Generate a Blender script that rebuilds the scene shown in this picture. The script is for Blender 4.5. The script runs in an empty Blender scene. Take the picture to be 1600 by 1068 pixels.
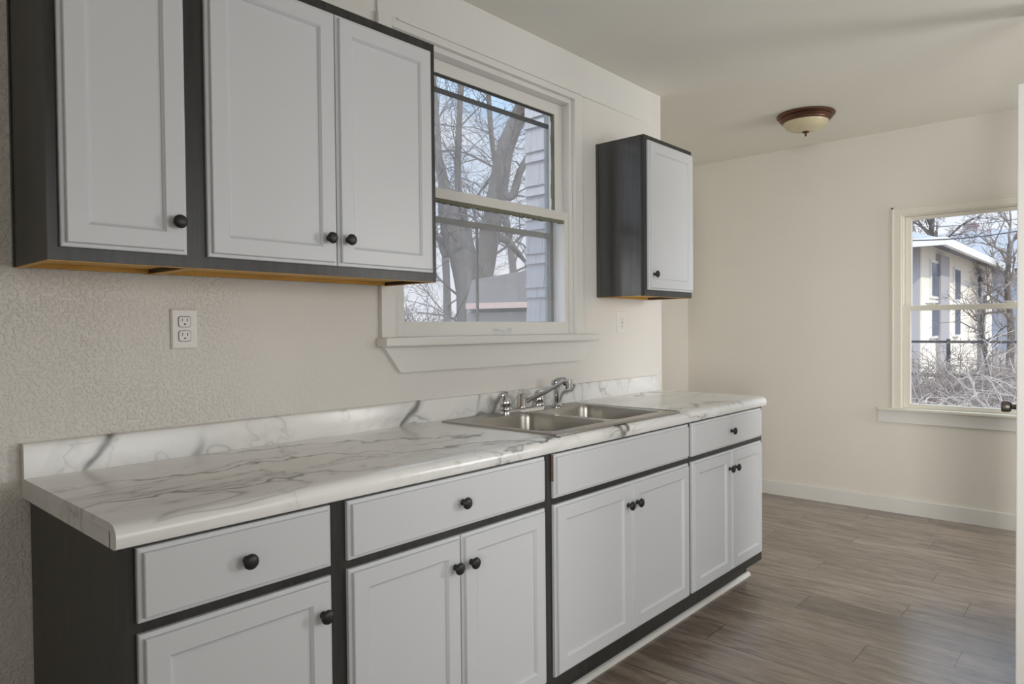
import bpy, bmesh, math, random
from mathutils import Vector, Matrix
random.seed(7)
C = bpy.context.scene.collection
SC = bpy.context.scene

# ------------------------------------------------------------------ camera
CAM = Vector((-0.4423, -1.9929, 1.2608))
YAW, PITCH, ROLL, FPX = 0.8386, -0.0184, -0.0095, 1080.3
FW = Vector((math.sin(YAW)*math.cos(PITCH), math.cos(YAW)*math.cos(PITCH), math.sin(PITCH)))
RT0 = Vector((math.cos(YAW), -math.sin(YAW), 0)); UP0 = RT0.cross(FW)
RT = RT0*math.cos(ROLL)+UP0*math.sin(ROLL); UP = -RT0*math.sin(ROLL)+UP0*math.cos(ROLL)
cd = bpy.data.cameras.new('camera'); cd.sensor_width = 36; cd.lens = FPX/1600*36; cd.clip_start = .05; cd.clip_end = 300
cam = bpy.data.objects.new('camera', cd); C.objects.link(cam)
M = Matrix((RT, UP, -FW)).transposed().to_4x4(); M.translation = CAM
cam.matrix_world = M
SC.camera = cam

# ------------------------------------------------------------------ exposure, world, sun, fill lamps
SC.view_settings.view_transform = 'Standard'; SC.view_settings.look = 'None'
SC.view_settings.exposure = 0.12; SC.view_settings.gamma = 1.0; SC.view_settings.use_curve_mapping = False

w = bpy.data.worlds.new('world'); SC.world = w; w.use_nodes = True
nt = w.node_tree; nt.nodes.clear()
out = nt.nodes.new('ShaderNodeOutputWorld'); bg = nt.nodes.new('ShaderNodeBackground')
tc = nt.nodes.new('ShaderNodeTexCoord')
mp = nt.nodes.new('ShaderNodeMapping'); mp.inputs['Scale'].default_value = (2.2, 2.2, 5.0)
mp.inputs['Location'].default_value = (.3, .1, .55)
nz = nt.nodes.new('ShaderNodeTexNoise'); nz.inputs['Scale'].default_value = 1.5; nz.inputs['Detail'].default_value = 6
rp = nt.nodes.new('ShaderNodeValToRGB'); rp.color_ramp.elements[0].position = .44; rp.color_ramp.elements[1].position = .62
rp.color_ramp.elements[0].color = (.44, .66, .95, 1); rp.color_ramp.elements[1].color = (.90, .92, .97, 1)
sp = nt.nodes.new('ShaderNodeSeparateXYZ')
mr = nt.nodes.new('ShaderNodeMapRange'); mr.inputs['From Min'].default_value = 0.08; mr.inputs['From Max'].default_value = .32
hz = nt.nodes.new('ShaderNodeMixRGB'); hz.inputs['Color1'].default_value = (.88, .90, .97, 1)
nt.links.new(tc.outputs['Generated'], mp.inputs['Vector']); nt.links.new(mp.outputs['Vector'], nz.inputs['Vector'])
nt.links.new(nz.outputs['Fac'], rp.inputs['Fac']); nt.links.new(tc.outputs['Generated'], sp.inputs[0])
nt.links.new(sp.outputs['Z'], mr.inputs['Value']); nt.links.new(mr.outputs[0], hz.inputs['Fac'])
nt.links.new(rp.outputs['Color'], hz.inputs['Color2']); nt.links.new(hz.outputs[0], bg.inputs['Color'])
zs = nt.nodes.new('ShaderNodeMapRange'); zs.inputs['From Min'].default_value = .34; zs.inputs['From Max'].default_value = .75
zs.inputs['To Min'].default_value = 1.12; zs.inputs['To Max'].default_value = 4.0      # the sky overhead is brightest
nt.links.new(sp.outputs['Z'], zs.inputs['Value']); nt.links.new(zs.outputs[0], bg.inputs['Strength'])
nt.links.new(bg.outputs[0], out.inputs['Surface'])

def light(name, kind, loc, aim, energy, color, size=None, sy=None, spread=180):
    l = bpy.data.lights.new(name, kind); l.energy = energy; l.color = color
    if kind == 'AREA':
        l.shape = 'RECTANGLE'; l.size = size; l.size_y = sy; l.spread = math.radians(spread)
    o = bpy.data.objects.new(name, l); C.objects.link(o); o.location = loc
    o.rotation_euler = (Vector(aim)-Vector(loc)).to_track_quat('-Z', 'Y').to_euler()
    return o
sun = light('sun', 'SUN', (-5, -8, 9), (0, 0, 0), 2.5, (1, .93, .82)); sun.data.angle = .01
# unseen area lamps added just inside the solid walls to brighten the room
light('fill_kitchen', 'AREA', (1.55, -4.10, 1.45), (2.1, 0, 1.25), 25, (.97, .985, 1), 1.7, 1.3)
light('fill_side', 'AREA', (-.9, -4.10, 1.45), (-.9, 0, 1.2), 8, (1, .97, .92), 1.2, 1.3)
light('fill_dining', 'AREA', (4.15, -4.10, 1.45), (2.75, 0, .85), 31, (1, .995, .975), 1.0, 1.5, 120)
light('fill_hall', 'AREA', (-2.25, -2.75, 1.40), (4.7, -.45, .95), 15, (1, .985, .95), 1.0, 1.4, 50)

# ------------------------------------------------------------------ materials
def nodes(name):
    m = bpy.data.materials.new(name); m.use_nodes = True
    n = m.node_tree.nodes; l = m.node_tree.links
    return m, n, l, n['Principled BSDF']
def bump(n, l, b, src, strength, dist=.002):
    bp = n.new('ShaderNodeBump'); bp.inputs['Strength'].default_value = strength; bp.inputs['Distance'].default_value = dist
    l.new(src, bp.inputs['Height']); l.new(bp.outputs[0], b.inputs['Normal']); return bp
def noise(n, l, scale, detail=4, vec=None, rough=.5, dist=0):
    t = n.new('ShaderNodeTexNoise'); t.inputs['Scale'].default_value = scale; t.inputs['Detail'].default_value = detail
    t.inputs['Roughness'].default_value = rough; t.inputs['Distortion'].default_value = dist
    if vec is None:
        c = n.new('ShaderNodeTexCoord'); vec = c.outputs['Object']
    l.new(vec, t.inputs['Vector']); return t
def mapped(n, l, scale, rot=(0, 0, 0), loc=(0, 0, 0)):
    c = n.new('ShaderNodeTexCoord'); m = n.new('ShaderNodeMapping')
    m.inputs['Scale'].default_value = scale; m.inputs['Rotation'].default_value = rot; m.inputs['Location'].default_value = loc
    l.new(c.outputs['Object'], m.inputs['Vector']); return m.outputs[0]
def ramp(n, l, src, stops):
    r = n.new('ShaderNodeValToRGB'); e = r.color_ramp.elements
    while len(e) < len(stops): e.new(.5)
    for i, (p, c) in enumerate(stops):
        e[i].position = p; e[i].color = (c, c, c, 1) if isinstance(c, (int, float)) else (*c, 1)
    l.new(src, r.inputs['Fac']); return r
def mixc(n, l, fac, a, b, mode='MIX'):
    x = n.new('ShaderNodeMixRGB'); x.blend_type = mode
    for s, k in ((fac, 'Fac'), (a, 'Color1'), (b, 'Color2')):
        if isinstance(s, (int, float)): x.inputs[k].default_value = s
        elif isinstance(s, tuple): x.inputs[k].default_value = (*s, 1)
        else: l.new(s, x.inputs[k])
    return x.outputs[0]
def paint(name, col, rough=.5, var=.04, bscale=60, bstr=.08, spec=.5, bdist=.001):
    m, n, l, b = nodes(name)
    t = noise(n, l, 3.0, 5)
    c2 = tuple(max(0, c*(1-var)) for c in col)
    l.new(mixc(n, l, t.outputs['Fac'], col, c2), b.inputs['Base Color'])
    b.inputs['Roughness'].default_value = rough; b.inputs['Specular IOR Level'].default_value = spec
    if bstr: bump(n, l, b, noise(n, l, bscale, 3).outputs['Fac'], bstr, bdist)
    return m
def metal(name, col, rough, brush=None):
    m, n, l, b = nodes(name); b.inputs['Base Color'].default_value = (*col, 1); b.inputs['Metallic'].default_value = 1
    b.inputs['Roughness'].default_value = rough
    if brush:
        t = noise(n, l, 40, 3, mapped(n, l, brush)); bump(n, l, b, t.outputs['Fac'], .06, .0006)
        r = n.new('ShaderNodeMapRange'); r.inputs['To Min'].default_value = rough*.8; r.inputs['To Max'].default_value = rough*1.3
        l.new(t.outputs['Fac'], r.inputs['Value']); l.new(r.outputs[0], b.inputs['Roughness'])
    return m

MT = {}
# textured plaster: orange peel on the left part of the window wall, smoother beyond the window
def plaster():
    m, n, l, b = nodes('textured_plaster')
    t = noise(n, l, 1.4, 4)
    l.new(mixc(n, l, t.outputs['Fac'], (.80, .775, .735), (.76, .735, .70)), b.inputs['Base Color'])
    b.inputs['Roughness'].default_value = .55; b.inputs['Specular IOR Level'].default_value = .35
    a = noise(n, l, 105, 3); r1 = ramp(n, l, a.outputs['Fac'], [(.47, 0.0), (.61, 1.0)])
    fine = noise(n, l, 210, 2)
    h = n.new('ShaderNodeMath'); h.operation = 'MULTIPLY_ADD'; h.inputs[1].default_value = .35
    l.new(fine.outputs['Fac'], h.inputs[0]); l.new(r1.outputs[0], h.inputs[2])
    patch = noise(n, l, 2.6, 3)
    g = n.new('ShaderNodeNewGeometry'); s = n.new('ShaderNodeSeparateXYZ'); l.new(g.outputs['Position'], s.inputs[0])
    f = n.new('ShaderNodeMapRange'); f.inputs['From Min'].default_value = .35; f.inputs['From Max'].default_value = 1.35
    f.inputs['To Min'].default_value = 1.0; f.inputs['To Max'].default_value = .10; l.new(s.outputs['X'], f.inputs['Value'])
    pm = n.new('ShaderNodeMath'); pm.operation = 'MULTIPLY'; l.new(f.outputs[0], pm.inputs[0])
    pr_ = n.new('ShaderNodeMapRange'); pr_.inputs['From Min'].default_value = .35; pr_.inputs['From Max'].default_value = .65
    pr_.inputs['To Min'].default_value = .45; pr_.inputs['To Max'].default_value = 1.0; l.new(patch.outputs['Fac'], pr_.inputs['Value'])
    l.new(pr_.outputs[0], pm.inputs[1])
    bp = bump(n, l, b, h.outputs[0], .8, .0018); l.new(pm.outputs[0], bp.inputs['Strength'])
    return m
MT['plaster'] = plaster()
MT['wall'] = paint('warm_white_wall', (.80, .765, .70), .6, .05, 40, .10)
MT['ceiling'] = paint('ceiling_paint', (.86, .845, .775), .8, .04, 30, .12)
MT['trim'] = paint('white_trim', (.80, .79, .76), .35, .05, 25, .12)
MT['cream_trim'] = paint('cream_trim', (.80, .77, .68), .38, .05, 25, .12)
MT['door'] = paint('light_grey_cabinet_paint', (.645, .662, .69), .36, .03, 45, .07)
MT['white'] = paint('white_plastic', (.80, .79, .76), .3, .02, 60, 0)
MT['slot'] = paint('dark_slot', (.03, .028, .025), .6, .02, 60, 0)
MT['knob'] = paint('matt_black_knob', (.012, .012, .013), .42, .1, 90, .05)
MT['putty'] = paint('peeling_grey_putty', (.30, .30, .22), .8, .75, 90, .9, .3, .003)
MT['aluminium'] = paint('grey_storm_frame', (.36, .36, .34), .5, .3, 60, .2)
MT['dark_strip'] = paint('dark_weather_strip', (.06, .06, .05), .6, .4, 60, .3)
MT['chip'] = paint('bare_wood_chip', (.30, .17, .10), .7, .4, 70, .3)

def charcoal(name, coat):
    m, n, l, b = nodes(name)
    t = noise(n, l, 7, 6, mapped(n, l, (6, 6, .35)), .6, .6)
    l.new(ramp(n, l, t.outputs['Fac'], [(.3, (.019, .019, .018)), (.75, (.044, .043, .040))]).outputs[0], b.inputs['Base Color'])
    b.inputs['Roughness'].default_value = .34; b.inputs['Specular IOR Level'].default_value = .4; b.inputs['Coat Weight'].default_value = coat; b.inputs['Coat Roughness'].default_value = .16
    bump(n, l, b, noise(n, l, 60, 4, mapped(n, l, (3, 3, .2))).outputs['Fac'], .08, .001)
    return m
MT['charcoal'] = charcoal('charcoal_cabinet_paint', 0)
MT['charcoal_gloss'] = charcoal('glossy_charcoal_cabinet_paint', 1)

def rawwood():
    m, n, l, b = nodes('raw_cabinet_wood')
    t = noise(n, l, 12, 5, mapped(n, l, (.5, 5, 5)), .6, .5)
    l.new(ramp(n, l, t.outputs['Fac'], [(.3, (.52, .27, .04)), (.7, (.74, .43, .09))]).outputs[0], b.inputs['Base Color'])
    b.inputs['Roughness'].default_value = .5
    return m
MT['rawwood'] = rawwood()

def marble(name, m1, r1_, m2, r2_, seed, mask, wsc, wrot, wdist):
    m, n, l, b = nodes(name)
    v1 = noise(n, l, 1.6, 4, mapped(n, l, m1, r1_, (1.7+seed, .2, .4)), .55, .8)
    v2 = noise(n, l, 2.4, 4, mapped(n, l, m2, r2_, (7.1+seed, 3.0, 1.0)), .5, .5)
    cl = noise(n, l, 2.3, 4, mapped(n, l, (.8, 2.0, 2.0), (0, 0, .2), (4, 4, 4)), .5, .6)
    mk = noise(n, l, 1.7, 2, mapped(n, l, (1, 1.5, 1.5), (0, 0, 0), (2.5+seed, 9, 3)))
    wv = n.new('ShaderNodeTexWave'); wv.wave_type = 'BANDS'; wv.bands_direction = 'X'; wv.wave_profile = 'SIN'
    wv.inputs['Scale'].default_value = wsc; wv.inputs['Distortion'].default_value = wdist; wv.inputs['Detail'].default_value = 4
    wv.inputs['Detail Scale'].default_value = 1.5; wv.inputs['Detail Roughness'].default_value = .62
    l.new(mapped(n, l, (1, 1, 1), wrot, (.37+seed, .2, .1)), wv.inputs['Vector'])
    rw = ramp(n, l, wv.outputs['Fac'], [(.88, 0.0), (.968, .13), (.990, .55), (.999, 1.0)])
    rn = ramp(n, l, v1.outputs['Fac'], [(.445, 0.0), (.487, .20), (.5, .72), (.507, .16), (.56, 0.0)])
    r1 = n.new('ShaderNodeMixRGB'); r1.blend_type = 'LIGHTEN'; r1.inputs['Fac'].default_value = 1
    l.new(rw.outputs[0], r1.inputs['Color1']); l.new(rn.outputs[0], r1.inputs['Color2'])
    r2 = ramp(n, l, v2.outputs['Fac'], [(.472, 0.0), (.495, .12), (.5, .4), (.504, .06), (.53, 0.0)])
    rm = ramp(n, l, mk.outputs['Fac'], [(mask, .06), (mask+.16, 1.0)])
    rc = ramp(n, l, cl.outputs['Fac'], [(.40, 0.0), (.74, 1.0)])
    c0 = mixc(n, l, rc.outputs[0], (.87, .87, .855), (.74, .745, .745))
    c1 = mixc(n, l, mixc(n, l, 1.0, r1.outputs[0], rm.outputs[0], 'MULTIPLY'), c0, (.17, .17, .165))
    c2 = mixc(n, l, mixc(n, l, 1.0, r2.outputs[0], rm.outputs[0], 'MULTIPLY'), c1, (.26, .26, .25))
    l.new(c2, b.inputs['Base Color']); b.inputs['Roughness'].default_value = .2; b.inputs['Specular IOR Level'].default_value = .5
    return m
MT['marble'] = marble('marble_laminate', (.8, 1.9, 2.6), (0, 0, .14), (.75, 2.0, 2.2), (.2, .1, -.2), 0, .42, 1.25, (0, 0, math.radians(-76)), 11)
MT['marble_upright'] = marble('marble_laminate_upright', (1.7, 1.0, 1.5), (0, .7, 0), (1.2, 1.0, 1.6), (0, -.5, 0), 4.9, .40, .80, (0, math.radians(-38), 0), 8.0)

PLANK = .187
def floor_mat():
    m, n, l, b = nodes('vinyl_planks')
    g = n.new('ShaderNodeNewGeometry'); s = n.new('ShaderNodeSeparateXYZ'); l.new(g.outputs['Position'], s.inputs[0])
    def math_(op, a, c=None):
        x = n.new('ShaderNodeMath'); x.operation = op
        for i, q in enumerate((a, c)):
            if q is None: continue
            if isinstance(q, (int, float)): x.inputs[i].default_value = q
            else: l.new(q, x.inputs[i])
        return x.outputs[0]
    u = math_('DIVIDE', math_('SUBTRACT', s.outputs['X'], 2.319), PLANK)
    row = math_('FLOOR', u); fr = math_('SUBTRACT', u, row)
    wn = n.new('ShaderNodeTexWhiteNoise'); wn.noise_dimensions = '1D'; l.new(row, wn.inputs['W'])
    # rows whose joints show in view keep a regular stagger
    off = math_('ADD', math_('MULTIPLY', row, .40), math_('MULTIPLY', wn.outputs['Value'], .25))
    v = math_('DIVIDE', math_('ADD', math_('ADD', s.outputs['Y'], 1.07), off), 1.22)
    col = math_('FLOOR', v); fv = math_('SUBTRACT', v, col)
    edge = math_('MINIMUM', fr, math_('SUBTRACT', 1.0, fr)); edgev = math_('MULTIPLY', math_('MINIMUM', fv, math_('SUBTRACT', 1.0, fv)), 6.5)
    em = math_('MINIMUM', edge, edgev)
    cv = n.new('ShaderNodeCombineXYZ'); l.new(row, cv.inputs[0]); l.new(col, cv.inputs[1])
    w2 = n.new('ShaderNodeTexWhiteNoise'); w2.noise_dimensions = '2D'; l.new(cv.outputs[0], w2.inputs['Vector'])
    # grain along Y, shifted per plank
    sh = n.new('ShaderNodeVectorMath'); sh.operation = 'MULTIPLY_ADD'; sh.inputs[1].default_value = (9, 1.3, 1)
    l.new(g.outputs['Position'], sh.inputs[0])
    sc3 = n.new('ShaderNodeVectorMath'); sc3.operation = 'SCALE'; sc3.inputs['Scale'].default_value = 13; l.new(w2.outputs['Color'], sc3.inputs[0])
    l.new(sc3.outputs[0], sh.inputs[2])
    g1 = noise(n, l, 2.2, 8, sh.outputs[0], .65, .8); g2 = noise(n, l, 9, 4, sh.outputs[0], .6, .3)
    c0 = ramp(n, l, g1.outputs['Fac'], [(.28, (.17, .132, .105)), (.50, (.295, .24, .195)), (.72, (.43, .365, .305))]).outputs[0]
    c1 = mixc(n, l, .35, c0, ramp(n, l, g2.outputs['Fac'], [(.3, .25), (.7, .75)]).outputs[0], 'OVERLAY')
    tint = ramp(n, l, w2.outputs['Value'], [(0, .80), (1, 1.12)]).outputs[0]
    c2 = mixc(n, l, 1.0, c1, tint, 'MULTIPLY')
    gap = ramp(n, l, em, [(.006, .45), (.016, 1.0)]).outputs[0]
    c3 = mixc(n, l, 1.0, c2, gap, 'MULTIPLY')
    l.new(c3, b.inputs['Base Color'])
    rr = n.new('ShaderNodeMapRange'); rr.inputs['To Min'].default_value = .17; rr.inputs['To Max'].default_value = .30
    l.new(g2.outputs['Fac'], rr.inputs['Value']); l.new(rr.outputs[0], b.inputs['Roughness'])
    b.inputs['Specular IOR Level'].default_value = .75
    hb = math_('ADD', math_('MULTIPLY', g2.outputs['Fac'], .25), gap); bump(n, l, b, hb, .25, .001)
    return m
MT['floor'] = floor_mat()

def glass(name, tint, haze, hazecol):
    m, n, l, b = nodes(name); n.remove(b); o = n['Material Output']
    tr = n.new('ShaderNodeBsdfTransparent'); tr.inputs['Color'].default_value = (*tint, 1)
    gl = n.new('ShaderNodeBsdfGlossy'); gl.inputs['Roughness'].default_value = .02
    lw = n.new('ShaderNodeLayerWeight'); lw.inputs['Blend'].default_value = .5
    pw = n.new('ShaderNodeMath'); pw.operation = 'POWER'; pw.inputs[1].default_value = 5; l.new(lw.outputs['Facing'], pw.inputs[0])
    fr = n.new('ShaderNodeMath'); fr.operation = 'MULTIPLY_ADD'; fr.inputs[1].default_value = .9; fr.inputs[2].default_value = .025; l.new(pw.outputs[0], fr.inputs[0])
    mx = n.new('ShaderNodeMixShader'); l.new(fr.outputs[0], mx.inputs[0]); l.new(tr.outputs[0], mx.inputs[1]); l.new(gl.outputs[0], mx.inputs[2])
    df = n.new('ShaderNodeBsdfTranslucent'); df.inputs['Color'].default_value = (*hazecol, 1)
    dd = n.new('ShaderNodeBsdfDiffuse'); dd.inputs['Color'].default_value = (*hazecol, 1)
    ad = n.new('ShaderNodeMixShader'); l.new(df.outputs[0], ad.inputs[1]); l.new(dd.outputs[0], ad.inputs[2])
    hz_ = n.new('ShaderNodeMixShader')
    t = noise(n, l, 5, 5, mapped(n, l, (3, 3, .8)), .6, .8)
    r = n.new('ShaderNodeMapRange'); r.inputs['From Min'].default_value = .3; r.inputs['From Max'].default_value = .7
    r.inputs['To Min'].default_value = haze*.6; r.inputs['To Max'].default_value = haze*1.4
    l.new(t.outputs['Fac'], r.inputs['Value']); l.new(r.outputs[0], hz_.inputs[0])
    l.new(mx.outputs[0], hz_.inputs[1]); l.new(ad.outputs[0], hz_.inputs[2]); l.new(hz_.outputs[0], o.inputs['Surface'])
    return m
MT['glass'] = glass('window_glass', (.98, .98, .98), .015, (.8, .82, .85))
MT['hazy_glass'] = glass('hazy_storm_glass', (.96, .96, .96), .12, (.72, .72, .73))  # reflection haze of the doubled panes, mixed in as a milky layer

MT['steel'] = metal('brushed_steel', (.41, .39, .355), .30, (.3, 6, 6))
MT['chrome'] = metal('chrome', (.62, .62, .63), .10)
MT['pewter'] = metal('dark_pewter', (.20, .185, .165), .45)
MT['bronze'] = metal('dark_bronze', (.16, .085, .06), .42)
def bowlmat():
    m, n, l, b = nodes('alabaster_glass')
    t = noise(n, l, 9, 5, None, .6, 1.2)
    l.new(ramp(n, l, t.outputs['Fac'], [(.3, (.58, .50, .32)), (.7, (.72, .65, .46))]).outputs[0], b.inputs['Base Color'])
    b.inputs['Roughness'].default_value = .3; b.inputs['Subsurface Weight'].default_value = .2
    return m
MT['bowl'] = bowlmat()
def bark(name, a, c, sc=14):
    m, n, l, b = nodes(name)
    t = noise(n, l, sc, 6, mapped(n, l, (1.5, 1.5, .5)), .65, .6)
    l.new(ramp(n, l, t.outputs['Fac'], [(.3, a), (.7, c)]).outputs[0], b.inputs['Base Color']); b.inputs['Roughness'].default_value = .9
    bump(n, l, b, t.outputs['Fac'], .5, .02); return m
MT['bark'] = bark('grey_brown_bark', (.068, .058, .05), (.165, .145, .128))
MT['twig'] = bark('dark_twigs', (.085, .07, .065), (.17, .145, .135), 30)
MT['pale_twig'] = bark('pale_dry_twigs', (.32, .28, .25), (.56, .51, .46), 30)
MT['brush'] = bark('grey_brush', (.13, .105, .09), (.33, .28, .25), 20)
def siding_mat():
    m, n, l, b = nodes('lavender_shingles')
    t = noise(n, l, 18, 4, mapped(n, l, (6, 6, .3)), .6)
    l.new(ramp(n, l, t.outputs['Fac'], [(.3, (.36, .35, .365)), (.7, (.45, .435, .45))]).outputs[0], b.inputs['Base Color']); b.inputs['Roughness'].default_value = .8
    bump(n, l, b, t.outputs['Fac'], .5, .006); return m
MT['siding'] = siding_mat()
def roof_mat(name, a, c):
    m, n, l, b = nodes(name)
    t = noise(n, l, 6, 5, mapped(n, l, (1, 1, 8)), .6)
    l.new(ramp(n, l, t.outputs['Fac'], [(.3, a), (.7, c)]).outputs[0], b.inputs['Base Color']); b.inputs['Roughness'].default_value = .9; return m
MT['brown_roof'] = roof_mat('brown_shingle_roof', (.055, .045, .04), (.10, .085, .076))
MT['slate_roof'] = roof_mat('slate_roof', (.19, .20, .22), (.31, .325, .35))
def brick_mat():
    m, n, l, b = nodes('red_brick')
    t = n.new('ShaderNodeTexBrick'); t.inputs['Scale'].default_value = 4; t.inputs['Color1'].default_value = (.25, .16, .15, 1)
    t.inputs['Color2'].default_value = (.33, .22, .20, 1); t.inputs['Mortar'].default_value = (.42, .40, .40, 1)
    l.new(mapped(n, l, (1, 1, 1), (math.pi/2, 0, math.pi/2)), t.inputs['Vector']); l.new(t.outputs[0], b.inputs['Base Color']); b.inputs['Roughness'].default_value = .9; return m
MT['brick'] = brick_mat()
MT['cream'] = paint('cream_house_wall', (.86, .80, .68), .8, .08, 20, .1)
MT['fascia'] = paint('pink_beige_fascia', (.50, .38, .35), .7, .1, 20, .1)
MT['blue_wall'] = paint('blue_grey_wall', (.28, .30, .35), .8, .1, 20, .1)
MT['grey_wall'] = paint('mauve_grey_wall', (.40, .38, .38), .8, .1, 20, .1)
MT['house_glass'] = paint('dark_house_window', (.10, .12, .16), .15, .2, 20, 0)
MT['ground'] = bark('winter_ground', (.15, .12, .10), (.28, .235, .20), 3)
MT['wire'] = paint('dark_wire', (.05, .05, .06), .6, .1, 20, 0)
MT['fence'] = paint('dark_fence', (.06, .055, .06), .8, .3, 20, .2)

# ------------------------------------------------------------------ mesh helpers  (d = distance into the room from the window wall = -y)
ORG = {}
def bmn(): return bmesh.new()
def box(bm, x0, x1, d0, d1, z0, z1, bev=0):
    g = bmesh.ops.create_cube(bm, size=1, matrix=Matrix.Translation(((x0+x1)/2, -(d0+d1)/2, (z0+z1)/2)) @ Matrix.Diagonal((abs(x1-x0), abs(d1-d0), abs(z1-z0), 1)))
    if bev:
        es = list({e for v in g['verts'] for e in v.link_edges})
        bmesh.ops.bevel(bm, geom=es, offset=bev, segments=2, profile=.6, affect='EDGES')
def obj(name, bm, mat, parent=None, smooth=False, loc=None):
    bmesh.ops.recalc_face_normals(bm, faces=bm.faces[:])
    me = bpy.data.meshes.new(name); o = bpy.data.objects.new(name, me); C.objects.link(o)
    org = Vector((0, 0, 0))
    if parent is not None:
        org = ORG[parent.name]; o.parent = parent
    elif loc is not None:
        org = Vector(loc); o.location = org
    bmesh.ops.translate(bm, verts=bm.verts[:], vec=-org)
    bm.to_mesh(me); bm.free(); me.materials.append(MT[mat] if isinstance(mat, str) else mat)
    if smooth:
        for p in me.polygons: p.use_smooth = True
        if smooth != 'all':
            try: me.set_sharp_from_angle(angle=math.radians(smooth if smooth is not True else 35))
            except Exception: pass
    ORG[o.name] = org
    return o
def tag(o, label, cat=None, group=None, kind=None):
    o['label'] = label
    if cat: o['category'] = cat
    if group: o['group'] = group
    if kind: o['kind'] = kind
    return o
def thing(name, loc, label, cat, group=None, kind=None):
    o = bpy.data.objects.new(name, None); C.objects.link(o); o.location = loc; o.empty_display_size = .1
    ORG[o.name] = Vector(loc); return tag(o, label, cat, group, kind)
def loft(bm, rings, cap0=True, cap1=True):
    R = [[bm.verts.new(p) for p in r] for r in rings]; n = len(R[0])
    for a, b_ in zip(R, R[1:]):
        for i in range(n):
            try: bm.faces.new((a[i], a[(i+1) % n], b_[(i+1) % n], b_[i]))
            except ValueError: pass
    if cap0: bm.faces.new(R[0][::-1])
    if cap1: bm.faces.new(R[-1])
def lathe(bm, base, axis, prof, seg=24):
    a = Vector(axis).normalized(); t = a.orthogonal().normalized(); u = a.cross(t); base = Vector(base)
    rings = []
    for r, h in prof:
        r = max(r, 1e-5)
        rings.append([base+a*h+(t*math.cos(k*2*math.pi/seg)+u*math.sin(k*2*math.pi/seg))*r for k in range(seg)])
    loft(bm, rings)
def tube(bm, pts, rad, seg=8):
    pts = [Vector(p) for p in pts]; rings = []; t = None
    for i, p in enumerate(pts):
        d = (pts[min(i+1, len(pts)-1)]-pts[max(i-1, 0)]).normalized()
        if t is None: t = d.orthogonal().normalized()
        t = (t-d*t.dot(d)); t = t.normalized() if t.length > 1e-6 else d.orthogonal().normalized()
        u = d.cross(t); r = rad[i] if isinstance(rad, (list, tuple)) else rad
        rings.append([p+(t*math.cos(k*2*math.pi/seg)+u*math.sin(k*2*math.pi/seg))*r for k in range(seg)])
    loft(bm, rings)
def smooth_path(pts, n=6):
    pts = [Vector(p) for p in pts]; o = []
    P = [pts[0]*2-pts[1]]+pts+[pts[-1]*2-pts[-2]]
    for i in range(1, len(P)-2):
        for k in range(n):
            t = k/n; a, b_, c, d = P[i-1], P[i], P[i+1], P[i+2]
            o.append(.5*((2*b_)+(c-a)*t+(2*a-5*b_+4*c-d)*t*t+(3*b_-a-3*c+d)*t**3))
    o.append(pts[-1]); return o
def poly_prism(bm, pts2, d0, d1):   # polygon in (x,z), extruded along d
    loft(bm, [[(x, -d0, z) for x, z in pts2], [(x, -d1, z) for x, z in pts2]])
def front(bm, x0, x1, z0, z1, d0, stile=None):
    """cabinet door / drawer front: stepped outer edge, optional recessed panel"""
    prof = [(0, 0), (0, .009), (.002, .0105), (.0085, .011), (.0095, .0185), (.0115, .020)]
    if stile: prof += [(stile, .020), (stile+.0015, .0185), (stile+.006, .0145), (stile+.007, .012), (stile+.012, .0115)]
    loft(bm, [[(x0+i, -(d0+t), z0+i), (x1-i, -(d0+t), z0+i), (x1-i, -(d0+t), z1-i), (x0+i, -(d0+t), z1-i)] for i, t in prof])
KN = [(.0085, 0), (.0085, .002), (.0058, .004), (.0052, .011), (.0075, .0145), (.0150, .0165), (.0164, .019), (.0155, .0225), (.0120, .0255), (.0060, .0272), (0, .0275)]
def knob(x, d, z, parent):
    bm = bmn(); lathe(bm, (x, -d, z), (0, -1, 0), KN, 24); return obj('knob', bm, 'knob', parent, 50)

# ------------------------------------------------------------------ setting
ZC = 2.565; XF = 4.733; XW = 3.0475; DC = -.72
XL, DR = -2.3, 4.2
def struct(name, bm, mat, label, smooth=False):
    return tag(obj(name, bm, mat, None, smooth), label, None, None, 'structure')
bm = bmn(); box(bm, XL-.2, XF+.2, -.15, DR+.2, -.1, 0); box(bm, XW-.147, XF+.2, DC-.15, -.15, -.1, 0); struct('floor', bm, 'floor', 'grey brown wood look plank floor')
bm = bmn(); box(bm, XL-.2, XF+.2, -.15, DR+.2, ZC, ZC+.15); box(bm, XW-.147, XF+.2, DC-.15, -.15, ZC, ZC+.15); struct('ceiling', bm, 'ceiling', 'plain off white ceiling')
HX0, HX1, HZ0, HZ1 = 1.120, 2.2225, 1.205, 2.470
bm = bmn()
box(bm, XL, HX0, -.15, 0, 0, ZC); box(bm, HX1, XW, -.15, 0, 0, ZC); box(bm, HX0, HX1, -.15, 0, 0, HZ0); box(bm, HX0, HX1, -.15, 0, HZ1, ZC)
struct('wall_back', bm, 'plaster', 'textured white wall behind the counter and around the kitchen window')
bm = bmn(); loft(bm, [[(1.073, 0, z), (1.073, -.010, z), (2.15, -.010, z), (2.95, -.0006, z), (2.95, 0, z)] for z in (2.384, ZC-.0005)]); struct('trim_1', bm, 'trim', 'flat white board above the kitchen window up to the ceiling')
bm = bmn(); box(bm, XW-.147, XW, -(.87), -.15, -.8, ZC); box(bm, XW-.147, XW, -.87, -.15, ZC+.151, 3.3); struct('wall_alcove', bm, 'wall', 'return wall of the dining end beyond the counter')
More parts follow.
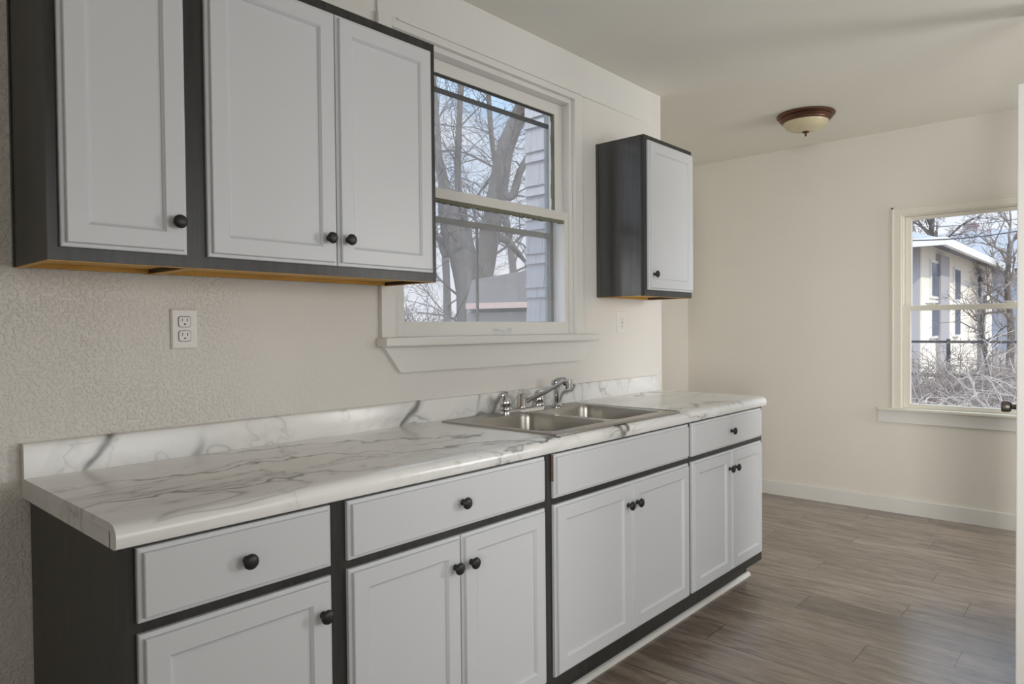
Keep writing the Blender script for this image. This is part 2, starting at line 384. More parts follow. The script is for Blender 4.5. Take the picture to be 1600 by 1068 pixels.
bm = bmn(); box(bm, XW-.147, XF+.15, DC-.15, DC, -.8, ZC); struct('wall_alcove_end', bm, 'wall', 'narrow strip of wall in the far left corner')
# far wall with window 2
WD0, WD1, WZ0, WZ1 = .835, 1.765, .70, 2.0
bm = bmn()
box(bm, XF, XF+.15, DC, WD0, 0, ZC); box(bm, XF, XF+.15, WD1, DR, 0, ZC); box(bm, XF, XF+.15, WD0, WD1, 0, WZ0); box(bm, XF, XF+.15, WD0, WD1, WZ1, ZC)
struct('wall_far', bm, 'wall', 'warm white far wall with the window on the right')
bm = bmn(); box(bm, XL-.15, XL, 0, DR, 0, ZC); struct('wall_left', bm, 'wall', 'plain wall left of the camera')
bm = bmn(); box(bm, XL, XF, DR, DR+.15, 0, ZC); struct('wall_front', bm, 'wall', 'plain wall behind the camera')
bm = bmn(); box(bm, XF-.014, XF, DC, DR, 0, .101, .003); struct('baseboard_far', bm, 'trim', 'white baseboard along the far wall')
bm = bmn(); box(bm, 3.125, 3.225, 1.69, 1.77, 0, ZC); struct('wall_partition', bm, 'trim', 'white post that carries the open door')

# open white door at the right edge of the frame
dr = thing('door_1', (3.12, -1.735, 0), 'white open door seen edge on at the right edge', None, None, 'structure')
bm = bmn()
box(bm, 2.312, 3.12, 1.712, 1.750, .012, 2.032, .004)
for z0, z1 in ((.25, .95), (1.10, 1.88)):
    for s, x0, x1 in ((0, 2.43, 2.68), (1, 2.76, 3.01)):
        box(bm, x0, x1, 1.7095, 1.713, z0, z1, .001); box(bm, x0, x1, 1.749, 1.7525, z0, z1, .001)
obj('door_leaf', bm, 'trim', dr)
bm = bmn(); lathe(bm, (2.395, -1.712, .985), (0, 1, 0), [(.018, 0), (.018, .004), (.009, .006), (.008, .020), (.016, .024), (.0185, .030), (.0185, .046), (.016, .049), (0, .050)], 24)
tag(obj('door_knob', bm, 'pewter', dr, 40), 'dark bronze door knob')

# ------------------------------------------------------------------ kitchen window (window_1)
win = thing('window_1', (1.67, 0, 1.24), 'white wooden double hung window above the sink', None, None, 'structure')
bm = bmn()
box(bm, 1.068, 1.128, 0, .02, 1.235, 2.382, .002); box(bm, 2.2155, 2.2755, 0, .02, 1.235, 2.382, .002); box(bm, 1.128, 2.2155, 0, .02, 2.347, 2.382, .002)
box(bm, 1.150, 2.262, .02, .028, 2.3745, 2.382, .001)
obj('casing', bm, 'trim', win)
bm = bmn()
for x0, x1 in ((1.1205, 1.136), (2.2065, 2.222)): box(bm, x0, x1, -.149, -.001, 1.2355, 2.4695)
for x0, x1 in ((1.136, 1.148), (2.1955, 2.2065)): box(bm, x0, x1, -.012, -.001, 1.2355, 2.346)
box(bm, 1.136, 2.2065, -.090, -.0005, 2.326, 2.4695)
obj('jamb', bm, 'trim', win)
bm = bmn(); box(bm, 1.055, 2.345, 0.0005, .062, 1.2035, 1.235, .006); box(bm, 1.1205, 2.222, -.148, .001, 1.206, 1.2353); obj('stool', bm, 'trim', win)
bm = bmn(); poly_prism(bm, [(1.075, 1.203), (1.151, 1.107), (2.269, 1.107), (2.338, 1.203)], .0005, .02); obj('apron', bm, 'trim', win)
def sash(parent, name, x0, x1, z0, z1, d0, d1, st, bot, top, mat, pane_mat, dpane, stR=None):
    stR = stR or st
    bm = bmn(); box(bm, x0, x0+st, d0, d1, z0, z1, .002); box(bm, x1-stR, x1, d0, d1, z0, z1, .002)
    box(bm, x0+st, x1-stR, d0, d1, z0, z0+bot, .002); box(bm, x0+st, x1-stR, d0, d1, z1-top, z1, .002)
    s = obj(name, bm, mat, parent)
    bm = bmn(); box(bm, x0+st-.004, x1-stR+.004, dpane-.0015, dpane+.0015, z0+bot-.004, z1-top+.004); obj('pane', bm, pane_mat, s)
    return s
lo = sash(win, 'lower_sash', 1.137, 2.2055, 1.2356, 1.812, -.047, -.013, .058, .0575, .040, 'trim', 'glass', -.034, .036)
up = sash(win, 'upper_sash', 1.137, 2.2055, 1.779, 2.3255, -.086, -.050, .056, .036, .052, 'trim', 'glass', -.070, .060)
bm = bmn()
for k in range(70):
    x = 1.196+k*.01385; h = random.uniform(.013, .018); box(bm, x, x+.0142, -.032, -.0135-random.uniform(0, .003), 1.772-h, 1.7725)
tag(obj('glazing_putty', bm, 'putty', lo), 'peeling grey green putty under the meeting rail')
bm = bmn()
for k in range(14):
    z = 1.815+k*.033; h = random.uniform(.004, .010); box(bm, 2.1460-h, 2.1458, -.069, -.052, z, z+.034)
tag(obj('glazing_putty', bm, 'putty', up), 'flaking putty down the right side of the upper pane')
bm = bmn(); box(bm, 1.193, 2.1455, -.069, -.054, 2.268, 2.2738); obj('dark_bead', bm, 'dark_strip', up)  # thin dark strip along the top of the upper pane
bm = bmn()
tube(bm, smooth_path([(1.675, .011, 1.262), (1.678, -.004, 1.262), (1.690, -.018, 1.2575), (1.72, -.022, 1.2565), (1.75, -.018, 1.2575), (1.762, -.004, 1.262), (1.765, .011, 1.262)]), .0036, 8)
for x in (1.675, 1.765): lathe(bm, (x, .0125, 1.262), (0, -1, 0), [(.009, 0), (.009, .003), (0, .005)], 12)
obj('sash_lift', bm, 'trim', lo, 50)
# storm window outside the sashes
bm = bmn()
sx0, sx1 = 1.1365, 2.206
box(bm, sx0, sx0+.03, -.146, -.112, 1.2356, 2.466); box(bm, sx1-.022, sx1, -.146, -.112, 1.2356, 2.466)
box(bm, sx0+.03, sx1-.022, -.146, -.112, 1.2356, 1.262); box(bm, sx0+.03, sx1-.022, -.146, -.112, 2.44, 2.466)
box(bm, sx0+.03, sx1-.022, -.138, -.114, 1.700, 1.722)
st = obj('storm_window', bm, 'aluminium', win)
bm = bmn(); box(bm, sx0+.03, sx1-.022, -.128, -.112, 2.229, 2.245); tag(obj('upper_rail', bm, 'dark_strip', st), 'dark rail across the upper storm glass')
bm = bmn(); box(bm, 1.682, 1.690, -.124, -.114, 1.262, 1.700); obj('upright_bar', bm, 'aluminium', st)
bm = bmn(); box(bm, sx0+.03, sx1-.022, -.131, -.129, 1.262, 2.229); tag(obj('pane', bm, 'hazy_glass', st), 'hazy storm glass')

# ------------------------------------------------------------------ far window (window_2): lies in plane x = XF, runs along d
win2 = thing('window_2', (XF, -1.3, .71), 'cream framed double hung window in the far wall', None, None, 'structure')
bm = bmn()
box(bm, XF-.018, XF, .787, .842, .710, 2.046, .002); box(bm, XF-.018, XF, 1.758, 1.813, .710, 2.046, .002); box(bm, XF-.018, XF, .842, 1.758, 1.992, 2.046, .002)
box(bm, XF-.024, XF-.018, .785, .797, .710, 2.048, .001); box(bm, XF-.024, XF-.018, .785, 1.815, 2.036, 2.048, .001)
obj('casing', bm, 'cream_trim', win2)
bm = bmn()
for a, c in ((.8352, .850), (1.750, 1.7648)): box(bm, XF+.001, XF+.149, a, c, .712, 1.9995)
box(bm, XF+.001, XF+.149, .850, 1.750, 1.985, 1.9995)
obj('jamb', bm, 'cream_trim', win2)
bm = bmn(); box(bm, XF-.045, XF-.0005, .70, 1.90, .693, .7105, .004); box(bm, XF-.001, XF+.148, .8352, 1.7648, .7005, .7118); obj('stool', bm, 'cream_trim', win2)
bm = bmn(); box(bm, XF-.016, XF-.0005, .70, 1.90, .610, .693, .002); obj('apron', bm, 'trim', win2)
def sash2(name, a, c, z0, z1, x0, x1, st, bot, top):
    bm = bmn(); box(bm, x0, x1, a, a+st, z0, z1, .002); box(bm, x0, x1, c-st, c, z0, z1, .002)
    box(bm, x0, x1, a+st, c-st, z0, z0+bot, .002); box(bm, x0, x1, a+st, c-st, z1-top, z1, .002)
    s = obj(name, bm, 'cream_trim', win2)
    bm = bmn(); xm = (x0+x1)/2; box(bm, xm-.0015, xm+.0015, a+st-.004, c-st+.004, z0+bot-.004, z1-top+.004); obj('pane', bm, 'glass', s)
    return s
s1 = sash2('lower_sash', .851, 1.749, .7122, 1.392, XF+.012, XF+.045, .040, .028, .034)
sash2('upper_sash', .851, 1.749, 1.36, 1.9845, XF+.050, XF+.083, .038, .034, .022)
for dd in (1.02, 1.45):
    bm = bmn(); box(bm, XF+.014, XF+.044, dd-.035, dd+.035, 1.392, 1.397); lathe(bm, (XF+.028, -dd, 1.397), (0, 0, 1), [(.011, 0), (.011, .008), (0, .010)], 14)
    box(bm, XF+.018, XF+.032, dd-.045, dd+.004, 1.399, 1.407, .001); obj('sash_lock', bm, 'cream_trim', s1)

# ------------------------------------------------------------------ base cabinets
DFF = .6134; ZTOP = .8661; ZFB = .0988
def base_cabinet(x0, x1, fx0, fx1, splits, drawer_knob, label, left_end=False, right_end=False, door_knob_right=True):
    t = thing('base_cabinet', ((x0+x1)/2, -.31, 0), label, 'cabinet', 'base cabinets under the counter')
    bm = bmn(); p = .016
    box(bm, x0, x0+p, .012, DFF-.019, ZFB, ZTOP); box(bm, x1-p, x1, .012, DFF-.019, ZFB, ZTOP)
    box(bm, x0+p, x1-p, .012, .018, ZFB, ZTOP); box(bm, x0+p, x1-p, .018, DFF-.019, ZFB, ZFB+.016)
    if left_end: box(bm, x0, x0+p, .012, .5346, 0, ZFB)
    if right_end: box(bm, x1-p, x1, .012, .5346, 0, ZFB)
    obj('carcass', bm, 'charcoal', t)
    bm = bmn(); a, c = DFF-.019, DFF
    lx = fx0+.008; rx = fx1-.008
    box(bm, x0, lx, a, c, ZFB, ZTOP); box(bm, rx, x1, a, c, ZFB, ZTOP)
    for z0, z1 in ((ZFB, .155), (.690, .730), (.853, ZTOP)): box(bm, lx, rx, a, c, z0, z1)
    obj('face_frame', bm, 'charcoal', t)
    bm = bmn(); box(bm, x0, x1-(.0005 if right_end else 0), .52, .5346, 0, ZFB); obj('toe_kick', bm, 'charcoal', t)
    bm = bmn(); front(bm, fx0, fx1, .7212, .8612, DFF+.0005); dwr = obj('drawer', bm, 'door', t)
    if drawer_knob: knob((fx0+fx1)/2 if drawer_knob is True else drawer_knob, DFF+.0205, .7905, dwr)
    xs = [fx0]+splits+[fx1]
    for i in range(len(xs)-1):
        a0 = xs[i]+(.0015 if i else 0); a1 = xs[i+1]-(.0015 if i < len(xs)-2 else 0)
        bm = bmn(); front(bm, a0, a1, .1455, .6994, DFF+.0005, .052); do = obj('door', bm, 'door', t)
        kx = a1-.0285 if i == 0 else a0+.0285
        knob(kx, DFF+.0205, .6195, do)
    return t, dwr
base_cabinet(.0146, .474, .037, .451, [], True, 'grey front base cabinet with one door at the left end of the counter', left_end=True)
base_cabinet(.474, 1.250, .4975, 1.2271, [.8620], True, 'grey base cabinet with wide drawer and two doors left of the sink cabinet')
_, fd = base_cabinet(1.250, 2.181, 1.2732, 2.1648, [1.7210], None, 'grey sink base cabinet with knobless false drawer above two doors')
tag(fd, 'false drawer front without a knob')
bm = bmn(); box(bm, 1.2722, 1.2732, DFF+.001, DFF+.010, .775, .8595); tag(obj('worn_edge', bm, 'chip', fd), 'bare brown wood at the chipped left edge')
base_cabinet(2.181, 2.946, 2.1976, 2.9157, [2.5660], True, 'grey base cabinet with drawer and two doors at the right end of the counter', right_end=True)
bm = bmn()
prof = [(.535, 0), (.553, 0), (.5525, .005), (.5495, .0115), (.5445, .0162), (.538, .018), (.535, .018)]
loft(bm, [[(x, -d, z) for d, z in prof] for x in (.03, 2.958)])
tag(obj('trim_2', bm, 'trim', None, 40), 'white quarter round moulding along the foot of the base cabinets', None, None, 'structure')

# ------------------------------------------------------------------ countertop with backsplash
CX0, CX1, CTZ = 0.0, 2.9696, .914
top = thing('countertop', (1.485, -.315, .866), 'white marble look laminate countertop with rolled front edge', 'countertop')
cp = [(.0265, .8961), (.596, .8961), (.596, .8665)]      # underside: build up strip at the front
fp = [(.622, .8662), (.6285, .869), (.6315, .876), (.6315, .890), (.6285, .901), (.621, .9085), (.610, .9125), (.598, .914)]
def strip(bm, x0, x1, pts):
    loft(bm, [[(x0, -d, z) for d, z in pts], [(x1, -d, z) for d, z in pts]])
SX0, SX1, SD0, SD1 = 1.325, 2.098, .09, .590           # cut-out for the sink
bm = bmn()
full = [(.0005, .8961)]+cp[1:]+fp+[(.0005, .914)]
for a, c in ((CX0, SX0), (SX1, CX1)): strip(bm, a, c, full)
strip(bm, SX0, SX1, [(SD1, .8961), (.596, .8961), (.596, .8665)]+fp+[(SD1, .914)])
box(bm, SX0, SX1, .0005, SD0, .8961, .914)
box(bm, CX0, CX0+.004, .0005, .60, .8665, .8965); box(bm, CX1-.004, CX1, .0005, .60, .8665, .8965)
ctp = obj('slab', bm, 'marble', top, 30)
bm = bmn()
bp = [(.0008, .9141), (.0255, .9141), (.0255, .991), (.0235, .9955), (.0195, .9978), (.0008, .9978)]
strip(bm, CX0, CX1-.002, bp); obj('backsplash', bm, 'marble_upright', top, 30)

# ------------------------------------------------------------------ sink
KX0, KX1, KD0, KD1 = 1.302, 2.121, .066, .614
snk = thing('kitchen_sink', (1.71, -.34, .914), 'stainless steel double bowl sink set into the marble counter', 'sink')
def rr(x0, x1, d0, d1, z, r, n=5):
    o = []
    for cx, cy, a0 in ((x1-r, d1-r, 0), (x0+r, d1-r, 90), (x0+r, d0+r, 180), (x1-r, d0+r, 270)):
        for k in range(n+1):
            a = math.radians(a0+90*k/n); o.append((cx+r*math.cos(a), -(cy+r*math.sin(a)), z))
    return o
B1 = (1.340, 1.690, .150, .555); B2 = (1.730, 2.083, .150, .555)
bm = bmn()
zr = .9195
def grid_deck(bm):
    xs = [KX0+.010, B1[0]-.012, B1[1]+.012, B2[0]-.012, B2[1]+.012, KX1-.010]; ds = [KD0+.010, B1[2]-.012, B1[3]+.012, KD1-.010]
    V = {}
    for i, x in enumerate(xs):
        for j, d in enumerate(ds): V[i, j] = bm.verts.new((x, -d, zr))
    for i in range(5):
        for j in range(3):
            if j == 1 and i in (1, 3): continue
            bm.faces.new((V[i, j], V[i+1, j], V[i+1, j+1], V[i, j+1]))
grid_deck(bm)
loft(bm, [[(a, -c, z) for a, c in ((KX0+i, KD0+i), (KX1-i, KD0+i), (KX1-i, KD1-i), (KX0+i, KD1-i))] for i, z in ((0, .9142), (0, .9165), (.003, .9205), (.007, .9212), (.010, zr))], False, False)
for b_ in (B1, B2):    # rolled lip filling the square hole to the rounded bowl mouth
    x0, x1, d0, d1 = b_
    n = 5; inner = rr(x0, x1, d0, d1, zr, .045, n)
    outer = []
    for x, y, z in inner:
        d = -y; cx, cy = (x0+x1)/2, (d0+d1)/2
        sx = (x-cx)/((x1-x0)/2); sd = (d-cy)/((d1-d0)/2); m_ = max(abs(sx), abs(sd))
        outer.append((cx+sx/m_*((x1-x0)/2+.012), -(cy+sd/m_*((d1-d0)/2+.012)), zr))
    loft(bm, [outer, inner], False, False)
bmesh.ops.remove_doubles(bm, verts=bm.verts[:], dist=.0002)
obj('rim', bm, 'steel', snk, 40)
for b_ in (B1, B2):
    x0, x1, d0, d1 = b_
    bm = bmn(); R_ = []
    for i, z, r in ((0, zr, .045), (.002, zr-.004, .044), (.004, zr-.02, .044), (.010, zr-.135, .042), (.016, zr-.155, .040), (.032, zr-.168, .036), (.06, zr-.171, .030)):
        R_.append(rr(x0+i, x1-i, d0+i, d1-i, z, r))
    loft(bm, R_, False, True)
    bo = obj('bowl', bm, 'steel', snk, 60)
    bm = bmn(); lathe(bm, ((x0+x1)/2, -(d0+d1)/2, zr-.1708), (0, 0, 1), [(.055, 0), (.053, .003), (.040, .002), (.038, -.002), (0, -.002)], 24); obj('drain', bm, 'chrome', bo, 40)

# ------------------------------------------------------------------ faucet and sprayer
fz = zr+.0004; FX, FD = 1.712, .110
fau = thing('faucet', (FX, -FD, fz), 'chrome two handle kitchen faucet with a rising straight spout behind the sink', 'faucet')
bm = bmn(); R_ = []
for i, z in ((0, 0), (0, .010), (.003, .016), (.008, .019)):
    R_.append(rr(FX-.128+i, FX+.128-i, FD-.028+i, FD+.028-i, fz+z, .024-i*.5))
loft(bm, R_); obj('base_plate', bm, 'chrome', fau, 40)
for s in (-1, 1):
    hx = FX+s*.1016; hz0 = fz+.0192
    bm = bmn(); lathe(bm, (hx, -FD, hz0), (0, 0, 1), [(.026, 0), (.026, .006), (.021, .011), (.024, .016), (.0255, .024), (.024, .034), (.019, .046), (.014, .053), (.010, .057), (0, .058)], 24)
    h = obj('handle', bm, 'chrome', fau, 50)
    bm = bmn()
    dx, dy = (-.85, -.35) if s < 0 else (.75, -.35)
    q = Vector((hx, -FD, hz0+.056)); e = Vector((dx, dy, .10)).normalized()
    tube(bm, [q-e*.010, q, q+e*.02, q+e*.036, q+e*.046, q+e*.048], [.004, .0075, .0058, .0078, .0075, .002], 12); obj('lever', bm, 'chrome', h, 60)
bm = bmn(); lathe(bm, (FX, -FD, fz+.0192), (0, 0, 1), [(.024, 0), (.024, .004), (.021, .007), (.0205, .048), (.018, .054), (.010, .057), (0, .0575)], 24)
spt = obj('spout_base', bm, 'chrome', fau, 50)
bm = bmn()
p0 = Vector((FX, -FD, fz+.037)); tip = Vector((1.852, -.250, fz+.120)); hd = (tip-p0); hd.z = 0; hd.normalize()
pp = smooth_path([p0+hd*.012, p0+hd*.04+Vector((0, 0, .016)), p0.lerp(tip, .6)+Vector((0, 0, .004)), tip-hd*.025+Vector((0, 0, .002)), tip], 5)
tube(bm, pp, [.0105-.003*min(1, i/14) for i in range(len(pp))], 14)
spo = obj('spout', bm, 'chrome', fau, 60)
bm = bmn(); lathe(bm, tip+Vector((0, 0, .011)), (0, 0, -1), [(0, 0), (.009, .0), (.0125, .003), (.0125, .024), (.011, .025), (.011, .036), (.009, .037), (0, .0375)], 20); obj('aerator', bm, 'chrome', spo, 40)
PX, PD = 1.942, .110
spr = thing('side_sprayer', (PX, -PD, fz), 'chrome side sprayer standing right of the faucet on the sink rim', 'sprayer')
bm = bmn(); lathe(bm, (PX, -PD, fz), (0, 0, 1), [(.027, 0), (.027, .003), (.022, .006), (.020, .014), (.016, .018), (0, .0185)], 24); obj('base', bm, 'chrome', spr, 40)
bm = bmn(); lathe(bm, (PX, -PD, fz+.0186), (0, 0, 1), [(.011, 0), (.0125, .01), (.014, .04), (.015, .075), (.0155, .085), (0, .086)], 20); obj('grip', bm, 'chrome', spr, 50)
bm = bmn(); q = Vector((PX, -PD, fz+.102)); e = Vector((.62, -.62, .10)).normalized()
tube(bm, [q-e*.022+Vector((0, 0, -.006)), q-e*.014, q+Vector((0, 0, .005)), q+e*.022+Vector((0, 0, .009)), q+e*.038+Vector((0, 0, .006)), q+e*.043+Vector((0, 0, .004))], [.006, .0145, .017, .0155, .0145, .010], 16); obj('spray_head', bm, 'chrome', spr, 60)
bm = bmn(); tube(bm, smooth_path([q+e*.032+Vector((0, 0, -.006)), q+e*.046+Vector((0, 0, -.016)), q+e*.044+Vector((0, 0, -.030))], 4), .0045, 8); obj('trigger', bm, 'knob', spr, 60)

# ------------------------------------------------------------------ wall cabinets
DU = .278
def wall_cabinet(x0, x1, z0, z1, fronts, fz0, fz1, label, knobs, du=DU, paint_='charcoal'):
    t = thing('wall_cabinet', ((x0+x1)/2, -.001, z0), label, 'cabinet', 'cabinets hung on the window wall')
    p = .014; bm = bmn()
    box(bm, x0, x0+p, .012, du-.019, z0+.001, z1); box(bm, x1-p, x1, .012, du-.019, z0+.001, z1); box(bm, x0+p, x1-p, .012, du-.019, z1-p, z1)
    box(bm, x0, x1, .001, .012, z0+.001, z1)
    box(bm, x0-.002, x0, .001, .016, z0+.002, z1)
    obj('carcass', bm, paint_, t)
    bm = bmn(); fz_ = [fronts[0][0]+.008, fronts[-1][1]-.008]
    box(bm, x0, fz_[0], du-.019, du, z0, z1); box(bm, fz_[1], x1, du-.019, du, z0, z1)
    box(bm, fz_[0], fz_[1], du-.019, du, z0, fz0+.008); box(bm, fz_[0], fz_[1], du-.019, du, fz1-.008, z1)
    obj('face_frame', bm, 'charcoal', t)
    bm = bmn(); box(bm, x0+p, x1-p, .012, du-.019, z0+.012, z0+.020)
    box(bm, x0+.0005, x0+p, .013, du-.0195, z0-.0015, z0+.0005); box(bm, x1-p, x1-.0005, .013, du-.0195, z0-.0015, z0+.0005)
    box(bm, x0+.0005, x1-.0005, du-.0185, du-.003, z0-.0015, z0-.0002)
    box(bm, x0+p, x1-p, .0125, .022, z0+.0005, z0+.012)
    tag(obj('bottom_panel', bm, 'rawwood', t), 'unpainted orange wood underside')
    for (a, c), ks in zip(fronts, knobs):
        bm = bmn(); front(bm, a, c, fz0, fz1, du+.0005, .050); do = obj('door', bm, 'door', t); knob(*ks, do)
    return t
zk = 1.523; KD = DU+.0205
wall_cabinet(-.0065, .3055, 1.419, 2.1965, [(.016, .281)], 1.4475, 2.1655, 'charcoal wall cabinet with a single grey door at the far left', [(.2545, KD, zk)])
wall_cabinet(.3055, 1.0945, 1.419, 2.1965, [(.3325, .7045), (.7075, 1.071)], 1.4475, 2.1655, 'charcoal wall cabinet with two grey doors beside the kitchen window', [(.672, KD, zk), (.736, KD, zk)])
wall_cabinet(2.411, 2.880, 1.4137, 2.174, [(2.434, 2.868)], 1.4425, 2.150, 'small charcoal wall cabinet with one grey door right of the kitchen window', [(2.4655, .2735+.0205, 1.5165)], .2735, 'charcoal_gloss')

# ------------------------------------------------------------------ outlets
def plate(bm, x0, x1, z0, z1):
    loft(bm, [[(x0+i, -d, z0+i), (x1-i, -d, z0+i), (x1-i, -d, z1-i), (x0+i, -d, z1-i)] for i, d in ((0, .0005), (0, .003), (.004, .0062), (.006, .0066))])
ol = thing('power_outlet', (.3895, -.0005, 1.27), 'white duplex power outlet on the textured wall below the left cabinets', 'outlet')
bm = bmn(); plate(bm, .353, .426, 1.2135, 1.3275); lathe(bm, (.3895, -.0066, 1.2705), (0, -1, 0), [(.003, 0), (.003, .001), (0, .0015)], 12); obj('cover_plate', bm, 'white', ol)
for zc in (1.2905, 1.2505):
    bm = bmn()
    def rec(sc_): return [(.3895+max(-.0165*sc_, min(.0165*sc_, .0195*sc_*math.cos(a*math.pi/16))), zc+max(-.0145*sc_, min(.0145*sc_, .0195*sc_*math.sin(a*math.pi/16)))) for a in range(32)]
    poly_prism(bm, rec(1.06), .0064, .00675); g_ = obj('receptacle', bm, 'white', ol); 
    bm = bmn()
    loft(bm, [[(x, -d, z) for x, z in rec(s_)] for s_, d in ((1.06, .0068), (1.0, .0068), (.97, .0088), (.94, .0092))]); obj('socket_face', bm, 'white', g_, 30)
    bm = bmn(); box(bm, .3815, .3835, .0091, .0094, zc+.001, zc+.0095); box(bm, .3952, .3976, .0091, .0094, zc+.001, zc+.0090)
    lathe(bm, (.3895, -.0091, zc-.0065), (0, -1, 0), [(.0026, 0), (.0026, .0003), (0, .00035)], 12); tag(obj('slots', bm, 'slot', g_), 'dark plug slots')
    bm = bmn(); tube(bm, [Vector((x, -.0069, z)) for x, z in rec(1.04)+rec(1.04)[:1]], .0005, 6); obj('seam', bm, 'slot', g_)
ol = thing('power_outlet', (2.624, -.0005, 1.29), 'white outlet plate on the smooth wall below the small cabinet', 'outlet')
bm = bmn(); plate(bm, 2.588, 2.664, 1.229, 1.351); obj('cover_plate', bm, 'white', ol)
bm = bmn(); box(bm, 2.609, 2.643, .0066, .0092, 1.256, 1.324, .001); rc_ = obj('receptacle', bm, 'white', ol)
for zc in (1.307, 1.271):
    bm = bmn(); box(bm, 2.618, 2.620, .0091, .0094, zc-.004, zc+.004); box(bm, 2.631, 2.633, .0091, .0094, zc-.004, zc+.004)
    lathe(bm, (2.626, -.0091, zc-.009), (0, -1, 0), [(.002, 0), (.002, .0003), (0, .00035)], 10); obj('slots', bm, 'slot', rc_)
for zc in (1.286, 1.2925):
    bm = bmn(); box(bm, 2.620, 2.632, .0092, .0102, zc-.0022, zc+.0022); obj('test_button', bm, 'aluminium', rc_)

# ------------------------------------------------------------------ ceiling light
LX, LD = 3.96, .485
cl = thing('ceiling_light', (LX, -LD, ZC), 'bronze rimmed flush ceiling light with an amber glass bowl', 'light')
bm = bmn(); lathe(bm, (LX, -LD, ZC-.0005), (0, 0, -1), [(.164, 0), (.168, .004), (.168, .010), (.160, .016), (.152, .020), (.154, .026), (.150, .033), (.140, .038), (.137, .046), (.132, .050), (.120, .050), (.118, .046)], 48); obj('rim', bm, 'bronze', cl, 40)
bm = bmn(); lathe(bm, (LX, -LD, ZC-.046), (0, 0, -1), [(.131, 0), (.131, .004), (.124, .018), (.110, .034), (.090, .046), (.060, .055), (.030, .0595), (0, .061)], 48); tag(obj('glass_bowl', bm, 'bowl', cl, 60), 'amber alabaster glass bowl')
bm = bmn(); lathe(bm, (LX, -LD, ZC-.106), (0, 0, -1), [(0, 0), (.020, .0005), (.021, .003), (.014, .008), (.006, .010), (.0055, .020), (.007, .023), (.006, .027), (0, .028)], 20); obj('finial', bm, 'bronze', cl, 40)

# ------------------------------------------------------------------ outdoors
GZ = -.8
# yard: image pixels cast through a copied camera pose, each with its own distance
CAM_COPY = Vector((-0.4423, -1.9929, 1.2608))
CAM_F, CAM_R, CAM_U = Vector((.7436, .6684, -.0184)), Vector((.6682, -.7437, -.0095)), Vector((.0200, .0053, .9998))
def at(u, v, t):
    return CAM_COPY + (CAM_F + CAM_R*((u-800)/1080.3) - CAM_U*((v-534)/1080.3))*t
bm = bmn(); bmesh.ops.create_grid(bm, x_segments=2, y_segments=2, size=60, matrix=Matrix.Translation((30, 25, GZ)))
tag(obj('ground', bm, 'ground'), 'bare winter ground outside the windows', None, None, 'structure')
# shingled outside wall of the dining end, courses alternate narrow and wide
bm = bmn(); z = -.6; k = 0
while z < 3.25:
    h = .062 if k % 2 else .15; x1 = XW-.147
    d0 = -.15; segs = []
    while d0 > -.872:
        wd = random.uniform(.09, .2); e = max(d0-wd, -.874); segs.append((d0, e)); d0 = e
    for a, c in segs:
        o_ = random.uniform(0, .003)
        loft(bm, [[(x1+.001, -a, z), (x1+.001, -c-.0025, z), (x1-.020-o_, -c-.0025, z), (x1-.020-o_, -a, z)], [(x1+.001, -a, z+h+.02), (x1+.001, -c-.0025, z+h+.02), (x1-.006, -c-.0025, z+h+.02), (x1-.006, -a, z+h+.02)]])
    z += h; k += 1
tag(obj('wall_outside', bm, 'siding'), 'lavender grey shingled outside wall seen through the kitchen window', None, None, 'structure')

def grow(bm, p, d, r, L, depth, droop=.0, rmin=.004, kids=(2, 3)):
    n = 4; pts = [p]; q = p.copy(); dd = d.copy()
    for i in range(n):
        dd = (dd+Vector((random.gauss(0, .17), random.gauss(0, .17), random.gauss(0, .14)-droop))).normalized()
        q = q+dd*(L/n); pts.append(q.copy())
    tube(bm, pts, [max(rmin*.7, r*(1-.45*i/n)) for i in range(n+1)], 6 if r > .03 else 4)
    if depth <= 0: return
    for i in range(random.randint(*kids)):
        f = random.uniform(.35, 1); k = min(n-1, int(f*n)); b0 = pts[k].lerp(pts[k+1], f*n-k if f < 1 else 1)
        sd = (dd+Vector((random.gauss(0, .6), random.gauss(0, .6), random.gauss(.08, .5)))).normalized()
        grow(bm, b0, sd, max(rmin, r*random.uniform(.42, .62)), L*random.uniform(.6, .85), depth-1, droop+.015, rmin, kids)
def limb(bmT, bmB, px, t, r0, r1, depth=4, every=2, L=1.3):
    pts = smooth_path([at(u, v, t+dt) for u, v, dt in px], 5); n = len(pts)
    tube(bmT, pts, [r0+(r1-r0)*i/(n-1)+random.uniform(-.006, .006)*(r0 > .05) for i in range(n)], 12)
    for i in range(2, n, every):
        d = (pts[min(i+1, n-1)]-pts[i-1]).normalized()
        sd = (d*.5+Vector((random.gauss(0, .7), random.gauss(0, .7), random.uniform(-.1, .7)))).normalized()
        grow(bmB, pts[i], sd, min(.028, (r0+(r1-r0)*i/n)*.18+.005), L*random.uniform(.6, 1.2), depth, .01, .0035)
def tree(name, label, limbs, t, depth=4, every=2, mats=('bark', 'twig'), L=1.3, cat='tree'):
    b0 = at(*limbs[0][0][0][:2], t); tr = thing(name, (b0.x, b0.y, GZ), label, cat, 'bare trees outside')
    bmT, bmB = bmn(), bmn(); k = t/10
    for px, r0, r1 in limbs: limb(bmT, bmB, px, t, r0*k, r1*k, depth, every, L)
    obj('trunk', bmT, mats[0], tr, 60); obj('branches', bmB, mats[1], tr)
    return tr
